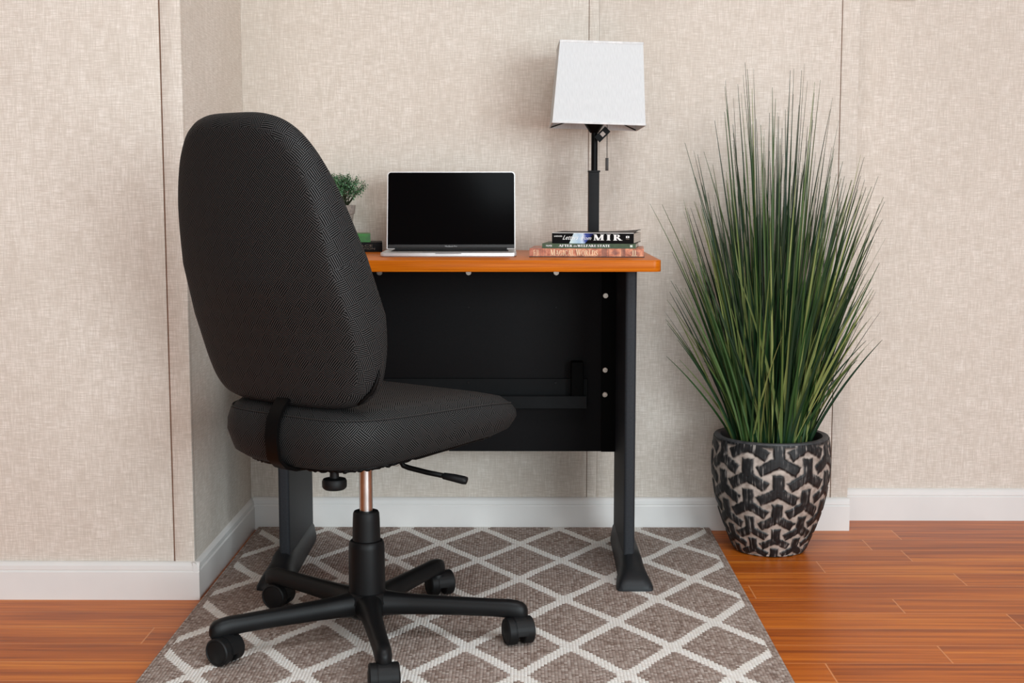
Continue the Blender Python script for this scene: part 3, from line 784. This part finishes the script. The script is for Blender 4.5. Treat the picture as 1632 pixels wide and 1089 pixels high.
    for i in range(2600):
        r = .114*math.sqrt(random.random()); a = random.uniform(0, 6.283); c = Vector((r*math.cos(a), r*math.sin(a), .248+random.random()*.012))
        d = Vector([random.gauss(0, 1) for _ in range(3)]).normalized(); e = d.orthogonal().normalized(); l = random.uniform(.004, .010); i0 = len(V)
        V += [tuple(c), tuple(c+d*l*.5+e*.0012), tuple(c+d*l)]; F += [(i0, i0+1, i0+2)]; T += [random.random()]*3
    o = mesh_obj('moss', V, F, leafmat('moss_green', [(0, (14, 28, 12)), (1, (46, 78, 34))], .8), t); tone_attr(o, T); o['kind'] = 'stuff'
    bm = bmesh.new(); add_lathe(bm, [(0, .247), (.1175, .247), (.1175, .240), (0, .240)], 48); bm_obj('soil', bm, flat('dark_base_soil', (20, 22, 14), .95), t)
    # blades: V-folded ribbons
    V, F, T, T2 = [], [], [], []
    def blade(base, tip, w0, tn, bend):
        n = 12; ax = tip-base; i0 = len(V)
        side = Vector((-ax.y, ax.x, 0))
        face = random.uniform(-1.1, 1.1) - math.pi/2
        fwd = Vector((math.cos(face), math.sin(face), 0))
        hor = Vector((ax.x, ax.y, 0)); prevc = None
        for k in range(n+1):
            s = k/n
            c = base + Vector((hor.x*s**bend, hor.y*s**bend, ax.z*s))
            c = c - Vector((0, 0, 1))*(hor.length*.10*s**3)
            tng = Vector((hor.x*bend*max(s, .02)**(bend-1), hor.y*bend*max(s, .02)**(bend-1), ax.z)).normalized()
            sd = tng.cross(fwd).normalized(); nf = sd.cross(tng).normalized()
            w = w0*(1-s**2.0)*(.75+.25*min(1, s*5))+.0005
            V.extend([tuple(c-sd*w+nf*w*.35), tuple(c), tuple(c+sd*w+nf*w*.35)])
            T.extend([tn]*3); T2.extend([s]*3)
            if k:
                a = i0+(k-1)*3; b = i0+k*3
                F.extend([(a, a+1, b+1, b), (a+1, a+2, b+2, b+1)])
    def put(az, lean_r, tz, w0=None, tn=None, bend=None):
        """az around the pot, lean_r the tip's distance from the axis, tz its height"""
        rb = min(.085, .015+lean_r*.30*random.uniform(.6, 1.2)); a0 = az+random.gauss(0, .35)
        base = Vector((rb*math.cos(a0), rb*math.sin(a0), .245))
        y = lean_r*math.sin(az)
        if y > .13: y = .13*random.uniform(.75, 1)
        y = max(y, -.24)
        tip = Vector((lean_r*math.cos(az), y, tz))
        blade(base, tip, w0 or random.uniform(.0018, .0038), random.random() if tn is None else tn, bend or random.uniform(1.10, 1.5))
    for i in range(330):                      # main fan
        az = random.uniform(0, 2*math.pi); u = random.random()
        lr = .27*u**.75
        tz = .78 + .34*random.random()**1.5 - .35*(lr/.27)**2*random.uniform(.3, 1.0)
        if random.random() < .12 and lr < .16: tz = random.uniform(1.06, 1.19)
        put(az, lr, tz)
    for i in range(150):                      # side fans seen in outline
        s = random.choice((-1, 1)); az = (0 if s > 0 else math.pi)+random.gauss(0, .5); lr = random.uniform(.10, .26)
        put(az, lr, random.uniform(.72, 1.02)-.15*(lr/.26)**2)
    for i in range(150):                      # inner, shorter fill, coloured darker as self-shadow
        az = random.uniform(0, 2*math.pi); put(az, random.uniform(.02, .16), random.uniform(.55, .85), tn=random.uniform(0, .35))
    for i in range(26):                       # low leaning blades
        az = random.choice((0, math.pi, math.pi))+random.gauss(0, .45); put(az, random.uniform(.16, .25), random.uniform(.48, .62), tn=random.uniform(.3, 1))
    for dx, tz in ((-.305, .875), (-.275, .87), (-.13, 1.15), (-.215, .56), (-.21, .60), (.27, .885), (.255, .875), (.24, .545), (.225, .58), (.13, 1.11), (.15, 1.06), (-.10, 1.14), (-.075, 1.175), (-.06, 1.175), (.06, 1.185), (.10, 1.15), (.20, .93), (-.19, .98)):
        az = 0 if dx > 0 else math.pi; put(az+random.uniform(-.15, .15), abs(dx), tz, bend=1.35)
    for i in range(12):                       # pale broad blades low in front
        x = random.uniform(-.06, .10); a = Vector((x*.5, -random.uniform(.03, .08), .245)); b = Vector((x*2.2, -random.uniform(.06, .16), random.uniform(.5, .95)))
        blade(a, b, .0032, random.uniform(.9, 1), 1.2)
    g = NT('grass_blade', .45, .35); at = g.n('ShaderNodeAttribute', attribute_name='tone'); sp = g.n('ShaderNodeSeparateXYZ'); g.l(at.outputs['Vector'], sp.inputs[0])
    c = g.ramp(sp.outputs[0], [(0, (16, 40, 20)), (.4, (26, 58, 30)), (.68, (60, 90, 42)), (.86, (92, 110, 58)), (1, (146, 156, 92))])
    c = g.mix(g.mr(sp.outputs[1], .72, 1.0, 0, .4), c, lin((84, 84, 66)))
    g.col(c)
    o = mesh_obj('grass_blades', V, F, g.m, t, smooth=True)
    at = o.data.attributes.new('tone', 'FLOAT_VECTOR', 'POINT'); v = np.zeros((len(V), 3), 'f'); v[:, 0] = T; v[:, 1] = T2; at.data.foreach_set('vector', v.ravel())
tall_grass()

# ------------------------------------------------------------------ office chair
HX, HY = -.307, 2.585
TH = R(53)
nf = Vector((math.cos(TH), math.sin(TH), 0)); nu = Vector((math.sin(TH), -math.cos(TH), 0)); up = Vector((0, 0, 1))
chair = thing('office_chair', 'black fabric swivel chair on five wheeled legs, seen from behind', 'chair', (HX, HY, RZ))
CL = chair.location
def C3(u, n, z): return nu*u + nf*n + up*(z-RZ)         # chair space: right, forward, height above floor
def cushion(name, rings, M, mat, parent, nseg=96, rot=0.0):
    """closed loft; rings = list of functions phi -> Vector, plus uv kind"""
    V = []; F = []; UV = []
    n = nseg; P = [[f(2*math.pi*k/n) for k in range(n)] for f, _ in rings]
    for r in P: V += [tuple(p) for p in r]
    c, s = math.cos(rot), math.sin(rot)
    for i in range(len(P)-1):
        kind = rings[i+1][1]
        arc = 0.0
        for k in range(n):
            k2 = (k+1) % n
            F.append((i*n+k, i*n+k2, (i+1)*n+k2, (i+1)*n+k))
    return V, F, P
def sup(phi, e):
    c, s = math.cos(phi), math.sin(phi)
    return math.copysign(abs(c)**(2/e), c), math.copysign(abs(s)**(2/e), s)

def finish_cushion(name, P, kinds, planar, mat, parent, rot_side, rot_flat, mid):
    """P rings of points; kinds[i] for strip i: 'flat' uses planar(p), 'side' uses arc length along ring 'mid' and distance across"""
    n = len(P[0]); V = [tuple(p) for r in P for p in r]; F = []; UV = []
    arc = [0.0]
    for k in range(n): arc.append(arc[-1] + (P[mid][(k+1) % n]-P[mid][k]).length)
    acc = [[0.0]*n for _ in P]
    for i in range(1, len(P)):
        for k in range(n): acc[i][k] = acc[i-1][k] + ((P[i][k]-P[i-1][k]).length if kinds[i-1] == 'side' else 0)
    def rt(a, b, r): return (a*math.cos(r)-b*math.sin(r), a*math.sin(r)+b*math.cos(r))
    for i in range(len(P)-1):
        for k in range(n):
            k2 = (k+1) % n; F.append((i*n+k, i*n+k2, (i+1)*n+k2, (i+1)*n+k))
            if kinds[i] == 'side':
                UV += [rt(arc[k], acc[i][k], rot_side), rt(arc[k+1], acc[i][k2], rot_side), rt(arc[k+1], acc[i+1][k2], rot_side), rt(arc[k], acc[i+1][k], rot_side)]
            else:
                for p in (P[i][k], P[i][k2], P[i+1][k2], P[i+1][k]): a, b = planar(p); UV.append(rt(a, b, rot_flat))
    F.append(tuple(range(n))[::-1]); UV += [rt(*planar(P[0][k]), rot_flat) for k in range(n)][::-1]
    m = (len(P)-1)*n; F.append(tuple(range(m, m+n))); UV += [rt(*planar(P[-1][k]), rot_flat) for k in range(n)]
    o = mesh_obj(name, V, F, mat, parent, smooth=True)
    l = o.data.uv_layers.new(name='UVMap'); l.data.foreach_set('uv', np.array(UV, 'f').ravel())
    return o

def seat():
    def pt(phi, s, z, grow=0.0):
        c, d = sup(phi, 4.2); u = c; n = d
        hw = .222 + .030*n          # narrower at the back
        U = (hw+grow)*u*s - .008; N = (.236+grow)*n*s + .012
        nose = max(0, n)**3
        return C3(U, N, z(s, u, n, nose))
    bot = lambda lift: (lambda s, u, n, no: .391 + .016*min(1, n+.6) + lift + (.018*no + .006*abs(u)*(1-no))*s)
    top = lambda h: (lambda s, u, n, no: h - .020*no*s**2 - .003)
    rings = []; kinds = []
    def add(s, z, g=0.0, kind='side'):
        rings.append([pt(2*math.pi*k/120, s, z, g) for k in range(120)]); kinds.append(kind)
    for s in (.04, .3, .6): add(s, bot(-.008), 0, 'flat')
    add(.80, bot(-.008), 0, 'flat'); add(.90, bot(-.002), 0, 'side')
    def mid(f):
        return lambda s, u, n, no: bot(0)(s, u, n, no)*(1-f) + top(.480)(s, u, n, no)*f
    add(.965, mid(.10)); add(.990, mid(.30)); add(1.0, mid(.52), .003); add(1.0, mid(.76), .002)
    add(.985, top(.478), .0); add(.972, top(.4825)); add(.966, top(.4815)); add(.955, top(.485)); add(.90, top(.495), 0, 'flat')
    for s in (.75, .55, .35, .15, .04): add(s, top(.501 - .004*(1-s)), 0, 'flat')
    kinds = kinds[:-1]
    o = finish_cushion('seat', rings, kinds, lambda p: (p.dot(nu), p.dot(nf)), M_fab, chair, R(45), R(45), 7)
    # piping along the top seam
    bm = bmesh.new(); r = [pt(2*math.pi*k/120, .972, top(.4830), .0005) for k in range(121)]
    add_tube(bm, r, .0011, 6, cap=False); bm_obj('piping', bm, flat('dark_piping', (38, 36, 35), .8), o, smooth=True)
    # gathered cover edge under the seat
    bm = bmesh.new(); random.seed(2)
    pts = []; rad = []
    for k in range(241):
        ph = 2*math.pi*k/240; p = pt(ph, .84, bot(-.006)); pts.append(p + up*random.uniform(-.0015, .001)); rad.append(random.uniform(.0025, .0050))
    add_tube(bm, pts, rad, 6, cap=False); bm_obj('gathered_hem', bm, M_bar, o, smooth=True)
seat()

def backrest():
    al = R(12.7); ax = -nf*math.sin(al) + up*math.cos(al); fw = nf*math.cos(al) + up*math.sin(al)
    O = C3(-.019, -.213, .484); H = .537
    def outline(phi):
        c, d = sup(phi, 3.6 if math.sin(phi) > 0 else 6.5); t = .5+.5*d
        wt = .219*(1 - .10*(.30-t)) if t < .30 else .219 - .050*((t-.30)/.70)**1.15
        # re-map so that the superellipse rides on the tapered width
        return c*wt, t
    def thick(t):
        xs = [0, .12, .28, .45, .7, .88, 1]; ys = [.050, .058, .074, .092, .070, .050, .042]
        return float(np.interp(t, xs, ys))
    def pt(phi, s, k, extra=0.0):
        """s scale from centre, k depth fraction 0 back .. 1 front"""
        u, t = outline(phi); tc = .46
        U = u*s; T = tc+(t-tc)*s
        wrap = .030*(U/.22)**2
        lum = .020*math.exp(-((T-.25)/.25)**2)
        return O + nu*U + ax*(T*H) + fw*(k*thick(T) - thick(T)*.5 + .030 + wrap + lum*(.3+.7*k) + extra)
    N = 120; rings = []; kinds = []
    def add(s, k, kind, e=0.0):
        rings.append([pt(2*math.pi*q/N, s, k, e) for q in range(N)]); kinds.append(kind)
    for s in (.04, .2, .4, .6, .75, .85): add(s, 0, 'flat', -.006*(1-s*s))
    add(.905, .005, 'flat'); add(.93, .03, 'side'); add(.955, .10, 'side'); add(.978, .22, 'side'); add(.995, .42, 'side'); add(1.0, .6, 'side'); add(.99, .78, 'side'); add(.965, .90, 'side'); add(.93, .97, 'flat')
    for s in (.85, .7, .5, .3, .12, .04): add(s, 1, 'flat', .006*(1-s*s))
    kinds = kinds[:-1]
    o = finish_cushion('backrest', rings, kinds, lambda p: (p.dot(nu), p.dot(ax)), M_fab, chair, R(14), R(45), 11)
    # black strap at the lower right of the side band
    bm = bmesh.new(); pts = []
    for q in range(9):
        ph = R(-20 - q*4.6); kk = .50 - .040*q
        u = [pt(ph, .997 if kk > .3 else .985, kk)]
        c = pt(ph, 0.5, kk); out = (u[0]-c).normalized(); pts.append(u[0] + out*.0016)
    add_tube(bm, pts, [.001, .0028, .0038, .0042, .0042, .0040, .0036, .0028, .001], 8)
    bm_obj('side_strap', bm, M_bar, o, smooth=True)
backrest()

def chair_rest():
    # J-shaped steel bar carrying the backrest
    path = []
    for n_, z in ((-.185, .535), (-.205, .512), (-.225, .492), (-.236, .472), (-.241, .44), (-.236, .402), (-.220, .386), (-.197, .378), (-.13, .375), (-.05, .375)):
        path.append((n_, z))
    bm = bmesh.new(); hw = .0165; th = .0035; secs = []
    for i, (n_, z) in enumerate(path):
        a = path[max(0, i-1)]; b = path[min(len(path)-1, i+1)]; d = Vector((b[0]-a[0], b[1]-a[1])).normalized(); pn = Vector((-d.y, d.x))
        secs.append([bm.verts.new(C3(u, n_+pn.x*k, z+pn.y*k)) for u, k in ((-hw, -th), (hw, -th), (hw, th), (-hw, th))])
    for a, b in zip(secs, secs[1:]):
        for k in range(4): bm.faces.new((a[k], a[(k+1) % 4], b[(k+1) % 4], b[k]))
    bm.faces.new(secs[0]); bm.faces.new(secs[-1][::-1])
    bmesh.ops.recalc_face_normals(bm, faces=bm.faces)
    bmesh.ops.bevel(bm, geom=[e for e in bm.edges], offset=.0012, segments=2, affect='EDGES')
    bm_obj('back_bar', bm, M_bar, chair, smooth=True, angle=40)
    # mechanism plate
    bm = bmesh.new(); Mm = Matrix.Rotation(TH-math.pi/2, 4, 'Z')
    add_box(bm, -.075, .075, -.10, .10, .366-RZ, .392-RZ, .008, 3, M=Mm)
    bm_obj('seat_mechanism', bm, M_bar, chair, smooth=True, angle=40)
    bm = bmesh.new(); add_lathe(bm, [(0, .330-RZ), (.0128, .330-RZ), (.0128, .250-RZ), (0, .250-RZ)][::-1], 28)
    bm.free(); bm = bmesh.new(); add_lathe(bm, [(0, .250-RZ), (.0130, .250-RZ), (.0130, .375-RZ), (0, .375-RZ)], 32)
    bm_obj('gas_cylinder', bm, M_chrome, chair, smooth=True, angle=40)
    bm = bmesh.new()
    add_lathe(bm, [(0, .195-RZ), (.0275, .195-RZ), (.0262, .245-RZ), (.0255, .258-RZ), (.0235, .262-RZ), (.0160, .263-RZ), (.0150, .258-RZ), (0, .258-RZ)], 40)
    up_ = bm_obj('telescopic_cover', bm, M_plastic2, chair, smooth=True, angle=35)
    bm = bmesh.new()
    add_lathe(bm, [(0, .098-RZ), (.0352, .098-RZ), (.0356, .108-RZ), (.0350, .190-RZ), (.0340, .200-RZ), (.0315, .204-RZ), (.0280, .205-RZ), (.0278, .195-RZ), (0, .195-RZ)], 48)
    bm_obj('column_cover', bm, M_plastic, chair, smooth=True, angle=35)
    bm = bmesh.new(); add_lathe(bm, [(0, .052-RZ), (.032, .052-RZ), (.044, .062-RZ), (.046, .085-RZ), (.040, .100-RZ), (.034, .104-RZ), (0, .104-RZ)], 48)
    bm_obj('hub', bm, M_plastic, chair, smooth=True, angle=50)
    # five arms
    heads = [-100, -165, 58, -152, -170]
    wheel_axes = {206: 242, 278: 190, 350: 200, 62: 205, 134: 250}
    for a0 in (278, 350, 62, 134, 206):
        a = R(a0+4.0); d = Vector((math.cos(a), math.sin(a), 0)); s = Vector((-d.y, d.x, 0))
        bm = bmesh.new(); rings = []
        # (distance, half width, z centre, half height)
        for r, w, zc, h in ((.020, .030, .080, .022), (.040, .0265, .080, .0225), (.06, .0215, .0795, .0205), (.10, .0190, .079, .0185), (.18, .0172, .0785, .0170), (.25, .0160, .0775, .0165), (.280, .0160, .0765, .0175), (.296, .0155, .0735, .0185), (.307, .0135, .0715, .0170), (.3135, .0095, .0695, .0130), (.3165, .004, .069, .006)):
            ring = []
            for k in range(16):
                c, q = sup(2*math.pi*k/16, 3.2)
                ww = w*(1 - .18*max(0, q))         # narrower on top
                ring.append(bm.verts.new(d*r + s*(c*ww) + up*(zc+q*h-RZ)))
            rings.append(ring)
        for x, y in zip(rings, rings[1:]):
            for k in range(16): bm.faces.new((x[k], x[(k+1) % 16], y[(k+1) % 16], y[k]))
        bm.faces.new(rings[0]); bm.faces.new(rings[-1][::-1])
        bm_obj('leg', bm, M_plastic, chair, smooth=True, angle=60)
        # caster
        rc = .295; wa = R(wheel_axes[a0]); ax = Vector((math.cos(wa), math.sin(wa), 0)); tr = Vector((-ax.y, ax.x, 0))
        c0 = d*rc; cw = c0 + (d*.012 if a0 == 62 else tr*.010); zr = .0265
        bm = bmesh.new()
        add_lathe(bm, [(0, .045-RZ), (.0145, .045-RZ), (.0150, .058-RZ), (.0135, .060-RZ), (0, .060-RZ)], 24, c=tuple(c0))
        # hood between and over the wheels
        hood = []
        Mh = Matrix.Translation(cw + up*(zr)) @ Matrix(((ax.x, tr.x, 0, 0), (ax.y, tr.y, 0, 0), (0, 0, 1, 0), (0, 0, 0, 1)))
        t_ = bmesh.new(); prof = []
        for k in range(15): q = R(-10+k*14.3); prof.append((.0285*math.cos(q), .0285*math.sin(q)))
        prof.append((-.012, -.006)); prof.append((.012, -.006))
        add_prism(t_, prof, 'x', -.0125, .0125); bmesh.ops.recalc_face_normals(t_, faces=t_.faces)
        bmesh.ops.bevel(t_, geom=list(t_.edges), offset=.0015, segments=2, affect='EDGES')
        bmesh.ops.transform(t_, matrix=Mh, verts=t_.verts); merge(bm, t_)
        cs = bm_obj('caster', bm, M_plastic2, chair, smooth=True, angle=40)
        for sd in (-1, 1):
            bm = bmesh.new(); Mw = Mh @ Matrix.Rotation(R(90)*sd, 4, 'Y')
            add_lathe(bm, [(0, .006), (.024, .006), (.0262, .008), (.0262, .0245), (.0240, .0268), (.0225, .0268), (.0215, .0258), (.010, .0285), (0, .0290)], 36, M=Mw)
            bm_obj('wheel', bm, M_plastic2, cs, smooth=True, angle=35)
    # adjusting knob under the rear of the seat
    kp = Vector((-.344+.001, 2.41, 0)) - Vector((HX, HY, 0))
    bm = bmesh.new(); add_lathe(bm, [(0, .344-RZ), (.018, .344-RZ), (.0215, .347-RZ), (.0225, .350-RZ), (.0225, .359-RZ), (.0205, .363-RZ), (.0085, .365-RZ), (.0075, .392-RZ), (0, .392-RZ)], 32, c=(kp.x, kp.y, 0))
    bm_obj('tension_knob', bm, M_plastic2, chair, smooth=True, angle=40)
    # height lever
    def L(x, y, z): return Vector((x-HX, y-HY, z-RZ))
    bm = bmesh.new(); add_tube(bm, [L(-.27, 2.545, .392), L(-.232, 2.505, .391), L(-.2305, 2.50, .378), L(-.226, 2.50, .369), L(-.216, 2.50, .365), L(-.18, 2.49, .358), L(-.135, 2.48, .351)], .0050, 10)
    lv = bm_obj('height_lever', bm, M_bar, chair, smooth=True)
    bm = bmesh.new(); add_tube(bm, [L(-.152, 2.484, .3535), L(-.149, 2.483, .353), L(-.130, 2.480, .350), L(-.112, 2.476, .3465), L(-.106, 2.475, .3455), L(-.1045, 2.475, .345)], [.005, .0082, .0098, .0105, .0092, .005], 14, flat=(1.1, .75))
    bm_obj('lever_handle', bm, M_plastic, lv, smooth=True, angle=60)
    # loops of clear cord hanging from the seat cover
    cord = NT('clear_cord', .15, .5, col=(196, 184, 170)); cord.b.inputs['Alpha'].default_value = .55
    for x0, x1, y, z, dip in ((-.262, -.222, 2.52, .378, .020), (-.178, -.135, 2.56, .392, .018)):
        bm = bmesh.new(); add_tube(bm, [L(x0+(x1-x0)*k/12, y, z+.006-dip*math.sin(math.pi*k/12)) for k in range(13)], .0010, 6)
        bm_obj('clear_cord_loop', bm, cord.m, chair, smooth=True)
chair_rest()
